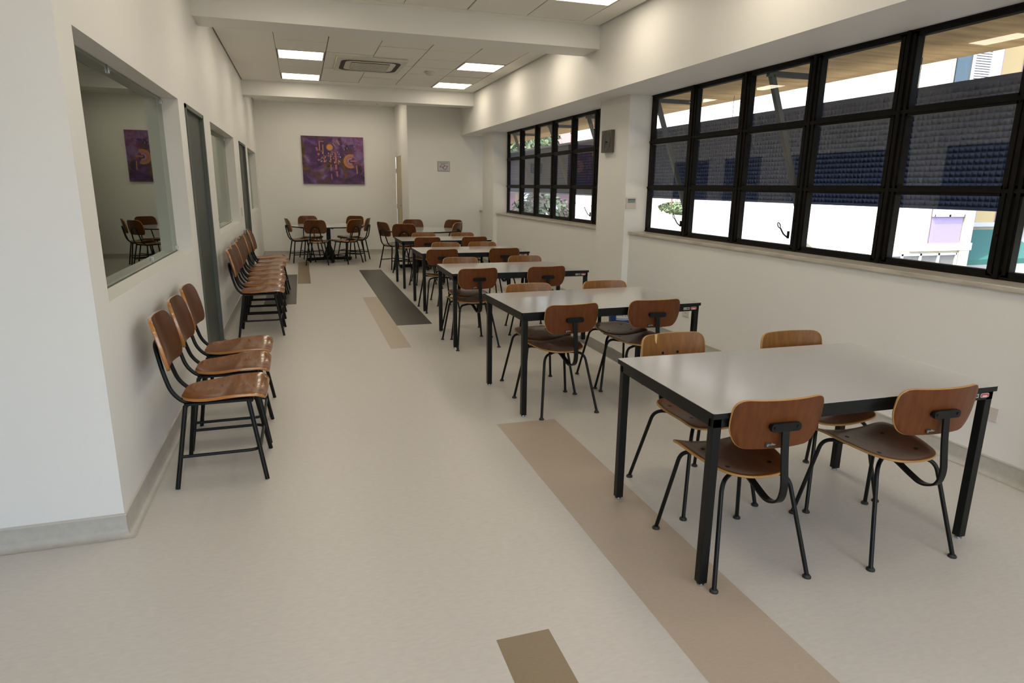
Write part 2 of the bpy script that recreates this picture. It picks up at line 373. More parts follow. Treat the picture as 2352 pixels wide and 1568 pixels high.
# ------------------------------------------------------------------ right windows
def big_window(n, y0, y1, cols, levers):
    """y0 far end -> y1 near end"""
    bm = bmesh.new(); zb, zt = 1.075, 2.60; zr = (1.582, 2.09)
    xa, xb = XW-.002, XW+.05
    box(bm, xa, xb, y1, y0, zb, zb+.05); box(bm, xa, xb, y1, y0, zt-.045, zt)
    box(bm, xa, xb, y0-.04, y0, zb, zt); box(bm, xa, xb, y1, y1+.04, zb, zt)
    box(bm, xa-.006, xb+.004, y1, y0, zb-.004, zb+.018); box(bm, xa-.006, xb+.004, y1, y0, zt-.016, zt)
    ms = [c for c in cols[1:-1]]
    for z in zr: box(bm, xa, xb, y1, y0, z-.03, z+.03); box(bm, xa-.008, xa+.01, y1, y0, z-.012, z+.012)
    for y in ms:
        box(bm, xa, xb, y-.066, y+.066, zb, zt)
        box(bm, xa-.014, xa+.01, y-.014, y+.014, zb, zt)
        box(bm, xa-.006, xa+.01, y-.052, y-.030, zb+.03, zt-.03); box(bm, xa-.006, xa+.01, y+.030, y+.052, zb+.03, zt-.03)
        for z in (1.33, 1.60, 2.07, 2.35): cyl(bm, (xa-.016, y+.040, z), .007, .018, 8, 'x')
        # mitre beads at the foot
        for s in (-1, 1): tube(bm, [(xa-.004, y, zb+.005), (xa-.004, y+s*.055, zb+.05)], .004, 5)
    w = struct('window_%d' % n, bm, BLACKF)
    b = bmesh.new()
    ys = [y0]+ms+[y1]; zz = [zb, zr[0], zr[1], zt]
    for a, c in zip(ys, ys[1:]):
        for p, q in zip(zz, zz[1:]):
            quad(b, [(XW+.03, c+.03, p+.02), (XW+.03, a-.03, p+.02), (XW+.03, a-.03, q-.02), (XW+.03, c+.03, q-.02)])
    obj('pane', b, GLASSW, w)
    for y in levers:
        b = bmesh.new(); x = xa-.02
        box(b, x+.004, xa, y-.006, y+.006, 1.18, 1.24)
        tube(b, fillet([(x+.004, y, 1.19), (x-.02, y+.02, 1.215), (x-.040, y+.040, 1.265)], .012), .006, 8)
        for k in range(16):
            R_ = lambda a: Vector((x-.048-.008*math.sin(a), y+.050+.015*math.cos(a), 1.286+.022*math.sin(a)))
            tube(b, [R_(2*math.pi*k/16), R_(2*math.pi*(k+1)/16)], .0042, 6)
        obj('latch', b, BLACK, w, smooth=True)
    b = bmesh.new(); box(b, XS-.022, XW+.0, y1, y0, 1.045, 1.077, bev=.006)
    obj('sill', b, MARBLE, w)
    return w
big_window(1, P1[0], P3[1], [6.871, 6.03, 5.206, 4.37, 3.545, 2.71, 2.10], [6.10, 4.46])
big_window(2, P2[0], P1[1], [12.387, 11.555, 10.75, 9.95, 9.155, 8.345, 7.635], [11.62, 10.03, 8.42])
big_window(3, P3[0], -4.2, [1.34, .5, -.33, -1.16, -2.0, -2.83, -3.66, -4.2], [])
bm = bmesh.new(); box(bm, XS-.022, XW, P2[1], YE, 1.045, 1.077); box(bm, XW, XW+.05, P2[1], YE, 1.075, 1.12); box(bm, XW, XW+.05, P2[1], YE, 2.55, 2.6)
box(bm, XW, XW+.05, P2[1], P2[1]+.03, 1.1, 2.56); box(bm, XW, XW+.05, YE-.03, YE, 1.1, 2.56)
struct('window_7', bm, [MARBLE])
# ------------------------------------------------------------------ left windows and doors
def clip(b, x, y, z, dz):
    box(b, x-.006, x+.010, y-.009, y+.009, z-.017, z+.017, bev=.002); cyl(b, (x+.010, y, z), .006, .006, 10, 'x')
    box(b, x-.004, x+.004, y-.006, y+.006, min(z, z+dz), max(z, z+dz))
for n, (a, b_, z0, z1) in enumerate(LW):
    gx = XL-.115
    w = struct('window_%d' % (4+n), B(gx-.004, gx+.004, a, b_, z0, z0+.004), DFRAME)
    g = bmesh.new(); quad(g, [(gx, a+.004, z0+.008), (gx, b_-.004, z0+.008), (gx, b_-.004, z1-.008), (gx, a+.004, z1-.008)]); obj('pane', g, GLASSL, w)
    L = b_-a
    for (y, top) in ((a+.40*L if n == 0 else a+.30*L, 1), (b_-.035, 1), (b_-.035, 0), (a+.62*L if n == 0 else a+.45*L, 0), (a+.03, 1), (a+.03, 0)):
        c = bmesh.new(); z = z1-.03 if top else z0+.03; clip(c, gx, y, z, .03 if top else -.03); obj('glass_clip', c, CHROME, w)
for n, (a, b_, z0, z1) in enumerate(LD):
    c = bmesh.new(); xa, xb = XLB-.01, XL+.012
    box(c, xa, xb, a-.004, a+.03, 0, z1); box(c, xa, xb, b_-.03, b_+.02, 0, z1); box(c, xa, xb, a-.004, b_+.02, z1-.03, z1+.004)
    d = struct('door_%d' % (n+1), c, DFRAME)
    obj('door_leaf', B(XL-.055, XL-.02, a+.03, b_-.03, .01, z1-.03), DGREY, d)
d = struct('door_3', B(XE-.006, XE+.06, 14.60, 14.66, 0, 2.22), BEIGE)
obj('door_leaf', B(XE+.006, XE+.04, 14.665, YB-.01, .01, 2.205), BEIGE, d)
h = bmesh.new(); cyl(h, (XE-.03, 14.73, 1.14), .012, .04, 12, 'x'); tube(h, [(XE-.03, 14.73, 1.14), (XE-.03, 14.85, 1.14)], .008); obj('handle', h, CHROME, d, smooth=True)
for z in (1.9, 1.1, .3):
    obj('hinge', B(XE-.006, XE+.006, YB-.03, YB-.012, z-.05, z+.05), CHROME, d)
# ------------------------------------------------------------------ air conditioner, smoke detector, wall things
t = thing('ceiling_air_conditioner', 'square white cassette air conditioner set in the tiled ceiling', 'air conditioner', (1.075, 10.30, ZC-.03))
ACW = mat('ac_plastic', (.66, .63, .55), .5); ACD = mat('ac_slot', (.035, .032, .028), .7)
b = bmesh.new()
S = outline([(-.49, -.55), (.49, -.55), (.49, .55), (-.49, .55)], [.03]*4, 4)
top = [b.verts.new((p.x, p.y, .032)) for p in S]; bot = [b.verts.new((p.x*.985, p.y*.985, 0)) for p in S]
for k in range(len(S)): b.faces.new((top[k], top[(k+1) % len(S)], bot[(k+1) % len(S)], bot[k]))
b.faces.new(bot); b.faces.new(top[::-1]); obj('housing', b, ACW, t)
b = bmesh.new()
o1 = outline([(-.42, -.45), (.42, -.45), (.42, .43), (-.42, .43)], [.16]*4, 8); o2 = outline([(-.355, -.385), (.355, -.385), (.355, .365), (-.355, .365)], [.13]*4, 8)
o2 = o2[:]
n = min(len(o1), len(o2))
import itertools
def resamp(o, n):
    L = [0]
    for i in range(len(o)): L.append(L[-1]+(o[(i+1) % len(o)]-o[i]).length)
    r = []
    for k in range(n):
        s = L[-1]*k/n; i = max(j for j in range(len(o)) if L[j] <= s+1e-9); r.append(o[i].lerp(o[(i+1) % len(o)], (s-L[i])/max(1e-9, L[i+1]-L[i])))
    return r
o1 = resamp(o1, 64); o2 = resamp(o2, 64)
A = [b.verts.new((p.x, p.y, -.0015)) for p in o1]; Bq = [b.verts.new((p.x, p.y, -.0015)) for p in o2]
for k in range(64):
    b.faces.new((A[k], A[(k+1) % 64], Bq[(k+1) % 64], Bq[k]))
obj('air_slot', b, ACD, t)
b = bmesh.new(); box(b, -.27, .27, -.27, .27, -.010, .0, 1)
for k in range(8): box(b, -.27, .27, -.27+k*.077-.012, -.27+k*.077+.012, -.018, -.008, 0)
for k in range(10): box(b, -.27+k*.06-.003, -.27+k*.06+.003, -.27, .27, -.014, -.009, 0)
obj('intake_grille', b, [ACW, ACD], t)
bm = bmesh.new(); cyl(bm, (0, 0, 0), .085, .012, 28); cyl(bm, (0, 0, -.028), .055, .028, 28, r2=.075); cyl(bm, (0, 0, -.036), .03, .008, 20)
o = obj('smoke_detector', bm, mat('detector_plastic', (.62, .62, .60), .45), smooth=True, loc=(2.035, 10.62, ZC-.012)); tag(o, 'small round white smoke detector on the tiled ceiling', 'smoke detector')
# clock
t = thing('wall_clock', 'square brown wall clock with round dark face on pier', 'clock', (XP, 7.345, 2.118))
CK = mat('clock_case', (.11, .095, .08), .45, .3); CF = mat('clock_face', (.055, .050, .035), .4)
b = bmesh.new(); box(b, -.05, 0, -.128, .128, -.128, .128, bev=.003); obj('case', b, CK, t)
b = bmesh.new(); cyl(b, (-.052, 0, 0), .112, .004, 48, 'x'); obj('dial', b, CF, t)
b = bmesh.new(); RM = .118
for k in range(48):
    a0, a1 = 2*math.pi*k/48, 2*math.pi*(k+1)/48
    box_pts = [(-.054, R_*math.cos(a), R_*math.sin(a)) for R_, a in ((.112, a0), (.118, a0), (.118, a1), (.112, a1))]
    quad(b, box_pts)
obj('rim', b, mat('clock_rim', (.03, .026, .02), .4), t)
HW = mat('clock_hand', (.75, .72, .6), .4); HO = mat('clock_second_hand', (.6, .3, .06), .4)
def hand(ang, L, w, m, nm, back=.0, x=-.056):
    b = bmesh.new(); s, c = math.sin(ang), math.cos(ang)   # seen from -X: right is -Y
    def P(u, v): return (x, -(u*c+v*s)*1.0, -u*s+v*c)
    vs = [P(-w, -back), P(w, -back), P(w, L), P(-w, L)]
    f = b.faces.new([b.verts.new(p) for p in vs]); bmesh.ops.solidify(b, geom=[f], thickness=.001); obj(nm, b, m, t)
hand(math.radians(107), .05, .004, HW, 'hour_hand'); hand(math.radians(212), .075, .003, HW, 'minute_hand'); hand(math.radians(-12), .07, .0015, HO, 'second_hand', .02, -.058)
MKM = mat('mark_grey', (.3, .28, .22), .5)
for k in range(4):
    b = bmesh.new(); a = math.pi/2*k; box(b, -.0545, -.054, .085*math.sin(a)-.008*abs(math.sin(a))-.0015, .085*math.sin(a)+.008*abs(math.sin(a))+.0015, .085*math.cos(a)-.008*abs(math.cos(a))-.0015, .085*math.cos(a)+.008*abs(math.cos(a))+.0015)
    obj('hour_mark', b, MKM, t)
# thermostat on the pier side
t = thing('wall_thermostat', 'small ivory thermostat with grey screen on the pier side by the big window', 'thermostat', (3.658, P1[0], 1.402))
b = bmesh.new(); box(b, -.064, .064, -.02, 0, -.061, .061, bev=.004); obj('case', b, PLAST, t)
b = bmesh.new(); box(b, -.045, .05, -.0215, -.02, .006, .05); obj('screen', b, mat('lcd', (.20, .26, .25), .25), t)
b = bmesh.new(); box(b, -.045, .05, -.0222, -.0214, .04, .05); obj('screen_band', b, mat('lcd_dark', (.05, .06, .065), .3), t)
# sockets and switch
def plate(name, lab, cat, x, y, z, w, h, nx, sock=True):
    t = thing(name, lab, cat, (x, y, z)); b = bmesh.new(); box(b, min(0, nx*.009), max(0, nx*.009), -w/2, w/2, -h/2, h/2, bev=.002); obj('cover_plate', b, PLAST, t)
    b = bmesh.new()
    if sock:
        for s in (-1, 0, 1): cyl(b, (nx*.0095, s*.012, 0), .003, nx*.001, 8, 'x')
        obj('socket', b, RUBBER, t)
    else: box(b, min(0, nx*.013), max(0, nx*.013), -w*.25, w*.25, -h*.25, h*.25); obj('rocker', b, PLAST, t)
plate('wall_socket', 'white wall socket low on the right wall beyond the second table', 'socket', XS, 5.57, .345, .12, .075, -1)
plate('wall_socket', 'blank white plate low on right wall, seen just right of near table leg', 'socket', XS, 2.47, .352, .12, .08, -1)
plate('wall_socket', 'white plate low on right wall, seen between chair back and near table leg', 'socket', XS, 2.63, .352, .12, .08, -1)
plate('light_switch', 'white light switch on left wall between middle glass and far door', 'switch', XL, 10.46, 1.165, .08, .12, 1, False)
# ------------------------------------------------------------------ painting
def mk_paint():
    m = bpy.data.materials.new('painted_canvas'); m.use_nodes = True; nt = m.node_tree; b = nt.nodes['Principled BSDF']; b.inputs['Roughness'].default_value = .5
    tc = nt.nodes.new('ShaderNodeTexCoord')
    def nz(scale, off, st=(1, 1, 1)):
        mp = nt.nodes.new('ShaderNodeMapping'); mp.inputs['Location'].default_value = off; mp.inputs['Scale'].default_value = st
        n = nt.nodes.new('ShaderNodeTexNoise'); n.inputs['Scale'].default_value = scale; n.inputs['Detail'].default_value = 6; n.inputs['Distortion'].default_value = .6
        nt.links.new(tc.outputs['Object'], mp.inputs[0]); nt.links.new(mp.outputs[0], n.inputs[0]); return n
    r = nt.nodes.new('ShaderNodeValToRGB'); e = r.color_ramp.elements
    e[0].position = .30; e[0].color = (.014, .008, .03, 1); e[1].position = .75; e[1].color = (.30, .22, .38, 1)
    for p, c in ((.42, (.045, .018, .085, 1)), (.50, (.075, .022, .10, 1)), (.58, (.13, .055, .19, 1))): q = e.new(p); q.color = c
    n1 = nz(3.2, (3, 1, 2), (1, 1, 1.4)); nt.links.new(n1.outputs[0], r.inputs[0])
    r2 = nt.nodes.new('ShaderNodeValToRGB'); e = r2.color_ramp.elements; e[0].position = .52; e[0].color = (0, 0, 0, 1); e[1].position = .62; e[1].color = (1, 1, 1, 1)
    n2 = nz(2.2, (7, 4, 5.3)); nt.links.new(n2.outputs[0], r2.inputs[0])
    r3 = nt.nodes.new('ShaderNodeValToRGB'); e = r3.color_ramp.elements; e[0].color = (.02, .018, .01, 1); e[1].color = (.17, .07, .03, 1); e[0].position = .35; e[1].position = .65
    n3 = nz(6, (1, 9, 3)); nt.links.new(n3.outputs[0], r3.inputs[0])
    mx = nt.nodes.new('ShaderNodeMixRGB'); nt.links.new(r2.outputs[0], mx.inputs[0]); nt.links.new(r.outputs[0], mx.inputs[1]); nt.links.new(r3.outputs[0], mx.inputs[2])
    # magenta upper right corner of the picture
    r4 = nt.nodes.new('ShaderNodeValToRGB'); e = r4.color_ramp.elements; e[0].position = .52; e[0].color = (0, 0, 0, 1); e[1].position = .6; e[1].color = (1, 1, 1, 1)
    sp = nt.nodes.new('ShaderNodeSeparateXYZ'); nt.links.new(tc.outputs['Object'], sp.inputs[0])
    a1 = nt.nodes.new('ShaderNodeMath'); a1.operation = 'ADD'; nt.links.new(sp.outputs[0], a1.inputs[0]); nt.links.new(sp.outputs[2], a1.inputs[1])
    a2 = nt.nodes.new('ShaderNodeMath'); a2.operation = 'MULTIPLY_ADD'; a2.inputs[1].default_value = .45; nt.links.new(a1.outputs[0], a2.inputs[0])
    n4 = nz(5, (2, 2, 8)); nt.links.new(n4.outputs[0], a2.inputs[2])
    s2 = nt.nodes.new('ShaderNodeMath'); s2.operation = 'SUBTRACT'; s2.inputs[1].default_value = .17; nt.links.new(a2.outputs[0], s2.inputs[0]); nt.links.new(s2.outputs[0], r4.inputs[0])
    mg = nt.nodes.new('ShaderNodeMixRGB'); nt.links.new(r4.outputs[0], mg.inputs[0]); nt.links.new(mx.outputs[0], mg.inputs[1])
    r5 = nt.nodes.new('ShaderNodeValToRGB'); e = r5.color_ramp.elements; e[0].color = (.17, .035, .10, 1); e[1].color = (.20, .12, .30, 1); e[0].position = .4; e[1].position = .6
    nt.links.new(n3.outputs[0], r5.inputs[0]); nt.links.new(r5.outputs[0], mg.inputs[2]); nt.links.new(mg.outputs[0], b.inputs['Base Color']); return m
PM = [mk_paint(), mat('paint_rose', (.40, .13, .13), .5), mat('paint_orange', (.60, .26, .06), .5), mat('paint_ochre', (.42, .19, .08), .5), mat('paint_pale', (.62, .50, .46), .5), mat('paint_lilac', (.33, .24, .45), .5)]
bm = bmesh.new(); W_, H_ = 1.335, 1.025; box(bm, -W_/2, W_/2, 0, .03, -H_/2, H_/2, 0)
def pc(px, py): return ((px-117)/798*W_-W_/2, H_/2-(py-115)/615*H_)   # picture coordinates of the canvas
def pbar(x0, y0, x1, y1, w, mi):
    a, c = Vector(pc(x0, y0)), Vector(pc(x1, y1)); d = (c-a).normalized(); n = Vector((-d.y, d.x))*w/798*W_/2
    quad(bm, [(p.x, -.001, p.y) for p in (a+n, a-n, c-n, c+n)], mi)
def pdisc(x, y, r, mi, y_=-.001, n=28):
    cx, cy = pc(x, y); r = r/798*W_
    bm.faces.new([bm.verts.new((cx+r*math.cos(2*math.pi*k/n), y_, cy+r*math.sin(2*math.pi*k/n))) for k in range(n)]).material_index = mi
for a in ((345, 175, 345, 300, 18, 1), (345, 182, 400, 182, 14, 1), (388, 220, 388, 345, 14, 3), (547, 295, 547, 455, 24, 1), (547, 475, 547, 540, 24, 1), (555, 560, 557, 632, 20, 1),
          (480, 340, 480, 450, 12, 3), (480, 475, 480, 560, 14, 1), (483, 600, 485, 670, 14, 1), (303, 258, 318, 300, 24, 1), (518, 195, 550, 245, 12, 3), (568, 158, 602, 222, 16, 3),
          (735, 425, 822, 425, 22, 1), (815, 480, 820, 592, 14, 3), (320, 430, 335, 410, 22, 1), (402, 395, 402, 450, 12, 1)): pbar(*a)
pdisc(475, 255, 43, 3); pdisc(477, 253, 32, 2, -.0016); pdisc(328, 345, 15, 1)
N = 26
for (r0, r1, mi, dy) in ((60, 92, 3, -.001), (40, 60, 1, -.0013), (24, 40, 5, -.0015)):
    for k in range(N):
        a0, a1 = math.radians(60+240*k/N), math.radians(60+240*(k+1)/N); cx, cy = pc(738, 430); s = W_/798
        quad(bm, [(cx+r*s*math.cos(a), dy, cy+r*s*math.sin(a)) for r, a in ((r0, a0), (r1, a0), (r1, a1), (r0, a1))], mi)
rr = random.Random(3)
for k in range(60): 
    x, y = 350+rr.random()*260, 300+rr.random()*150; pbar(x, y, x+rr.uniform(-4, 4), y+rr.uniform(8, 20), rr.uniform(4, 8), 4 if k % 3 else 2)
for k in range(26):
    x, y = 650+rr.random()*180, 190+rr.random()*60; pbar(x, y, x+rr.uniform(8, 20), y+rr.uniform(-8, 8), 5, 0)
for k in range(30):
    x, y = 640+rr.random()*230, 145+rr.random()*140; pbar(x, y, x+2, y+rr.uniform(8, 18), 4, 5)
o = obj('painting', bm, PM, loc=(.744, YB-.036, 2.102)); tag(o, 'purple abstract painting with orange disc and C shape on far wall', 'painting')
# sign
SG = mat('sign_frame', (.20, .21, .23), .4); SI = mat('sign_ink', (.05, .05, .07), .5); SR = mat('sign_red', (.42, .02, .03), .4)
t = thing('wall_sign', 'small framed sign with red outlined emblem on the far right wall', 'sign', (2.873, YE, 1.970))
obj('frame', B(-.128, .128, -.012, 0, -.1, .1), SG, t)
b = bmesh.new(); box(b, -.120, .120, -.0135, -.011, -.092, .092, 0)
def sline(pts, w, mi=2, closed=True):
    P = [Vector(p) for p in pts]; n = len(P)
    for i in range(n if closed else n-1):
        a, c = P[i], P[(i+1) % n]; d = (c-a).normalized(); m = Vector((-d.y, d.x))*w/2; a = a-d*w/2; c = c+d*w/2
        quad(b, [(p.x, -.0140, p.y) for p in (a+m, a-m, c-m, c+m)], mi)
sline([(-.083, -.012), (-.045, .036), (.005, .036), (.022, .014), (.0, -.012), (-.018, -.012)], .009)
sline([(.083, .003), (.022, .014), (.0, -.012), (-.018, -.012), (-.018, -.030), (.005, -.056), (.045, -.056)], .009)
for k in range(9):
    quad(b, [(x, -.0139, z) for x, z in ((-.095+k*.021, .066), (-.080+k*.021, .066), (-.080+k*.021, .073), (-.095+k*.021, .073))], 1)
for k in range(7): quad(b, [(x, -.0139, z) for x, z in ((-.07+k*.02, .055), (-.057+k*.02, .055), (-.057+k*.02, .059), (-.07+k*.02, .059))], 1)
quad(b, [(x, -.0139, z) for x, z in ((-.1, -.078), (.1, -.078), (.1, -.075), (-.1, -.075))], 1)
obj('sign_face', b, [mat('sign_white', (.50, .52, .56), .4), SI, SR], t)

# ------------------------------------------------------------------ chairs
def chair_a():
    """plywood chair with four splayed tube legs and a single curved back bar; faces +Y"""
    t = thing('school_chair', '', 'chair')
    S = outline([(-.198, .225), (.198, .225), (.195, -.01), (.13, -.205), (-.13, -.205), (-.195, -.01)], [.05, .05, .10, .13, .13, .10], 7)
    def f(u, v):
        z = .446 + .030*(u/.2)**2 - .022*max(0, (v-.12)/.1)**2*0.5 + .010*max(0, (-v-.08)/.12)**2
        n = Vector((-.30*u/.2, .12*max(0, (v-.12)/.1), 1)).normalized(); return (u, v, z), n
    b = bmesh.new(); ply(b, S, (0, 0), f, .011); seat = obj('seat', b, [SEATA, SEATA, EDGE], t, smooth=True)
    bb = bmesh.new(); cyl(bb, (0, 0, -.001), .009, .003, 12); r0 = None
    for x in (-.10, .10):
        for y in (-.09, .10):
            if r0 is None:
                r0 = obj('bolt', bb, BLACK, seat); r = r0
            else: r = r0.copy(); C.objects.link(r)
            p, n = f(x, y); r.location = Vector(p)+Vector(n)*.0055; r.rotation_euler = Vector(n).to_track_quat('Z', 'Y').to_euler()
    # back
    O = outline([(-.200, .108), (.200, .108), (.206, -.02), (.165, -.098), (-.165, -.098), (-.206, -.02)], [.055, .055, .07, .07, .07, .07], 7)
    tilt = .14
    def g(u, v):
        y = -.268 + .042*(u/.2)**2 - math.sin(tilt)*v; n = Vector((-.38*u/.2, 1, tilt)).normalized()
        return (u, y, .70+v), n
    b = bmesh.new(); ply(b, O, (0, 0), g, .011); back = obj('backrest', b, [HONEY, RED_V, EDGE], t, smooth=True)
    for x in (-.048, .048):
        p, n = g(x, .0); bb = bmesh.new(); cyl(bb, (0, 0, -.001), .008, .003, 12); r = obj('bolt', bb, BLACK, back)
        r.location = Vector(p)+Vector(n)*.0055; r.rotation_euler = Vector(n).to_track_quat('Z', 'Y').to_euler()
    # maker's label on the rear
    b = bmesh.new(); box(b, -.026, .026, -.0004, .0, -.009, .009, 0)
    text_into(b, 'giroflex', .013, Matrix.Translation((0, -.0006, 0)) @ Matrix.Rotation(math.pi/2, 4, 'X'), 1)
    p, n = g(-.035, -.078); lb = obj('maker_label', b, [RUBBER, mat('label_ink', (.45, .43, .33), .5) if 'label_ink' not in bpy.data.materials else bpy.data.materials['label_ink']], back)
    lb.location = Vector(p)-Vector(n)*.0064; lb.rotation_euler = (math.atan(tilt)*-1, 0, .06)
    # support bar
    pts = [(0, .06, .428), (0, -.08, .418), (0, -.17, .385), (0, -.235, .365), (0, -.305, .395), (0, -.320, .46), (0, -.300, .58), (0, -.288, .70)]
    b = bmesh.new(); flatbar(b, fillet(pts, [.0, .04, .04, .04, .05, .05, .06, 0], 6), .030, .009); obj('back_support', b, BLACK, t, smooth=True)
    b = bmesh.new(); S2 = outline([(-.066, -.017), (.066, -.017), (.066, .017), (-.066, .017)], [.016]*4, 5)
    def g2(u, v): return (u, -.288, .70+v), Vector((0, 1, 0))
    ply(b, S2, (0, 0), g2, .014, 2)
    for s in (-1, 1): cyl(b, (s*.05, -.284, .70), .012, .016, 12, 'y')
    for s in (-1, 1): cyl(b, (s*.05, -.298, .70), .006, .004, 8, 'y')
    obj('back_bracket', b, BLACK, t, smooth=True)
    b = bmesh.new(); box(b, -.035, .035, -.075, .075, .418, .440, bev=.004); obj('seat_mount', b, BLACK, t)
    for sx in (-1, 1):
        for sy in (1, -1):
            cy = .185 if sy > 0 else -.145; fy = .255 if sy > 0 else -.252
            path = fillet([(sx*.03, sy*.05, .424), (sx*.155, cy, .424), (sx*.2175, fy, .010)], .055, 8)
            b = bmesh.new(); tube(b, path, .0095, 10); lg = obj('leg', b, BLACK, t, smooth=True)
            b = bmesh.new(); cyl(b, (0, 0, 0), .018, .006, 16); cyl(b, (0, 0, .006), .018, .007, 16, r2=.012); obj('glide', b, RUBBER, lg, smooth=True, loc=(sx*.2175, fy, .0005))
    return t
def chair_b():
    """lacquered plywood chair with looped tube back and stretcher; faces +Y"""
    t = thing('dining_chair', '', 'chair')
    S = outline([(-.215, .245), (.215, .245), (.205, .0), (.15, -.185), (-.15, -.185), (-.205, .0)], [.05, .05, .12, .15, .15, .12], 7)
    def f(u, v):
        z = .464 + .018*(u/.21)**2 - .010*math.exp(-((v+.05)/.12)**2) + .003*math.sin((v+.02)*14) - .022*max(0, (v-.19)/.055)**2
        n = Vector((-.17*u/.21, -.04*math.cos((v+.02)*14)+.8*max(0, (v-.19)/.055), 1)).normalized(); return (u, v, z), n
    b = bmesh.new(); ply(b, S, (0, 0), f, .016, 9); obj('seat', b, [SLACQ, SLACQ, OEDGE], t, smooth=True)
    O = outline([(-.20, -.135), (.20, -.135), (.222, -.03), (.20, .135), (-.20, .135), (-.222, -.03)], [.075, .075, .09, .19, .19, .09], 10)
    tilt = .22
    def g(u, v):
        y = -.262 + .034*(u/.21)**2 - math.sin(tilt)*v; n = Vector((-.30*u/.21, 1, tilt)).normalized(); return (u, y, .765+v), n
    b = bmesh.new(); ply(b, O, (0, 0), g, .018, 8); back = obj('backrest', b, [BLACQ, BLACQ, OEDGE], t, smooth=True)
    b = bmesh.new(); box(b, -.016, .016, -.0006, 0, -.006, .006, 0); p, n = g(.0, -.035)
    lb = obj('maker_label', b, mat('label_silver', (.45, .42, .33), .4) if 'label_silver' not in bpy.data.materials else bpy.data.materials['label_silver'], back); lb.location = Vector(p)-Vector(n)*.009; lb.rotation_euler = (-math.atan(tilt), 0, 0)
    # one tube: under the seat, up, over behind the back, and down again
    half = [(.118, .16, .438), (.118, -.160, .436), (.112, -.222, .50), (.102, -.250, .60), (.088, -.267, .68), (.062, -.282, .74), (0, -.288, .760)]
    pts = half + [(-x, y, z) for x, y, z in half[:-1][::-1]]
    b = bmesh.new(); tube(b, fillet(pts, [0, .07, .05, .05, .04, .03, .03, .03, .04, .05, .05, .07, 0], 7), .0115, 10); obj('back_frame', b, BLACK, t, smooth=True)
    b = bmesh.new()
    for sx in (-1, 1): box(b, sx*.15-.012, sx*.15+.012, -.16, .18, .434, .446)
    for y in (-.15, .165): box(b, -.16, .16, y-.010, y+.010, .428, .437)
    obj('seat_frame', b, BLACK, t)
    for sx in (-1, 1):
        for sy in (-1, 1):
            b = bmesh.new(); tube(b, [(sx*.152, sy*.155, .434), (sx*.222, sy*.222, .001)], .0122, 10); obj('leg', b, BLACK, t, smooth=True)
    q = .196; b = bmesh.new(); tube(b, fillet([(-q, -q, .168), (-q, q, .168), (q, q, .168), (q, -q, .168)], .06, 7), .0088, 8); obj('stretcher', b, BLACK, t, smooth=True)
    return t
def tree(o):
    return [o] + [x for c in o.children for x in tree(c)]
CA, CB = chair_a(), chair_b(); used = set()
bpy.context.view_layer.update()
def place(proto, x, y, rz, label, group):
    if proto.name not in used: used.add(proto.name); o = proto
    else: o = None
    if o is None:
        o = proto.copy(); C.objects.link(o)
        for ch in list(proto.children):
            c = ch.copy(); C.objects.link(c); c.parent = o
            for g in list(ch.children): d = g.copy(); C.objects.link(d); d.parent = c
    o.location = (x, y, 0); o.rotation_euler = (0, 0, rz); o['label'] = label; o['category'] = 'chair'; o['group'] = group; return o
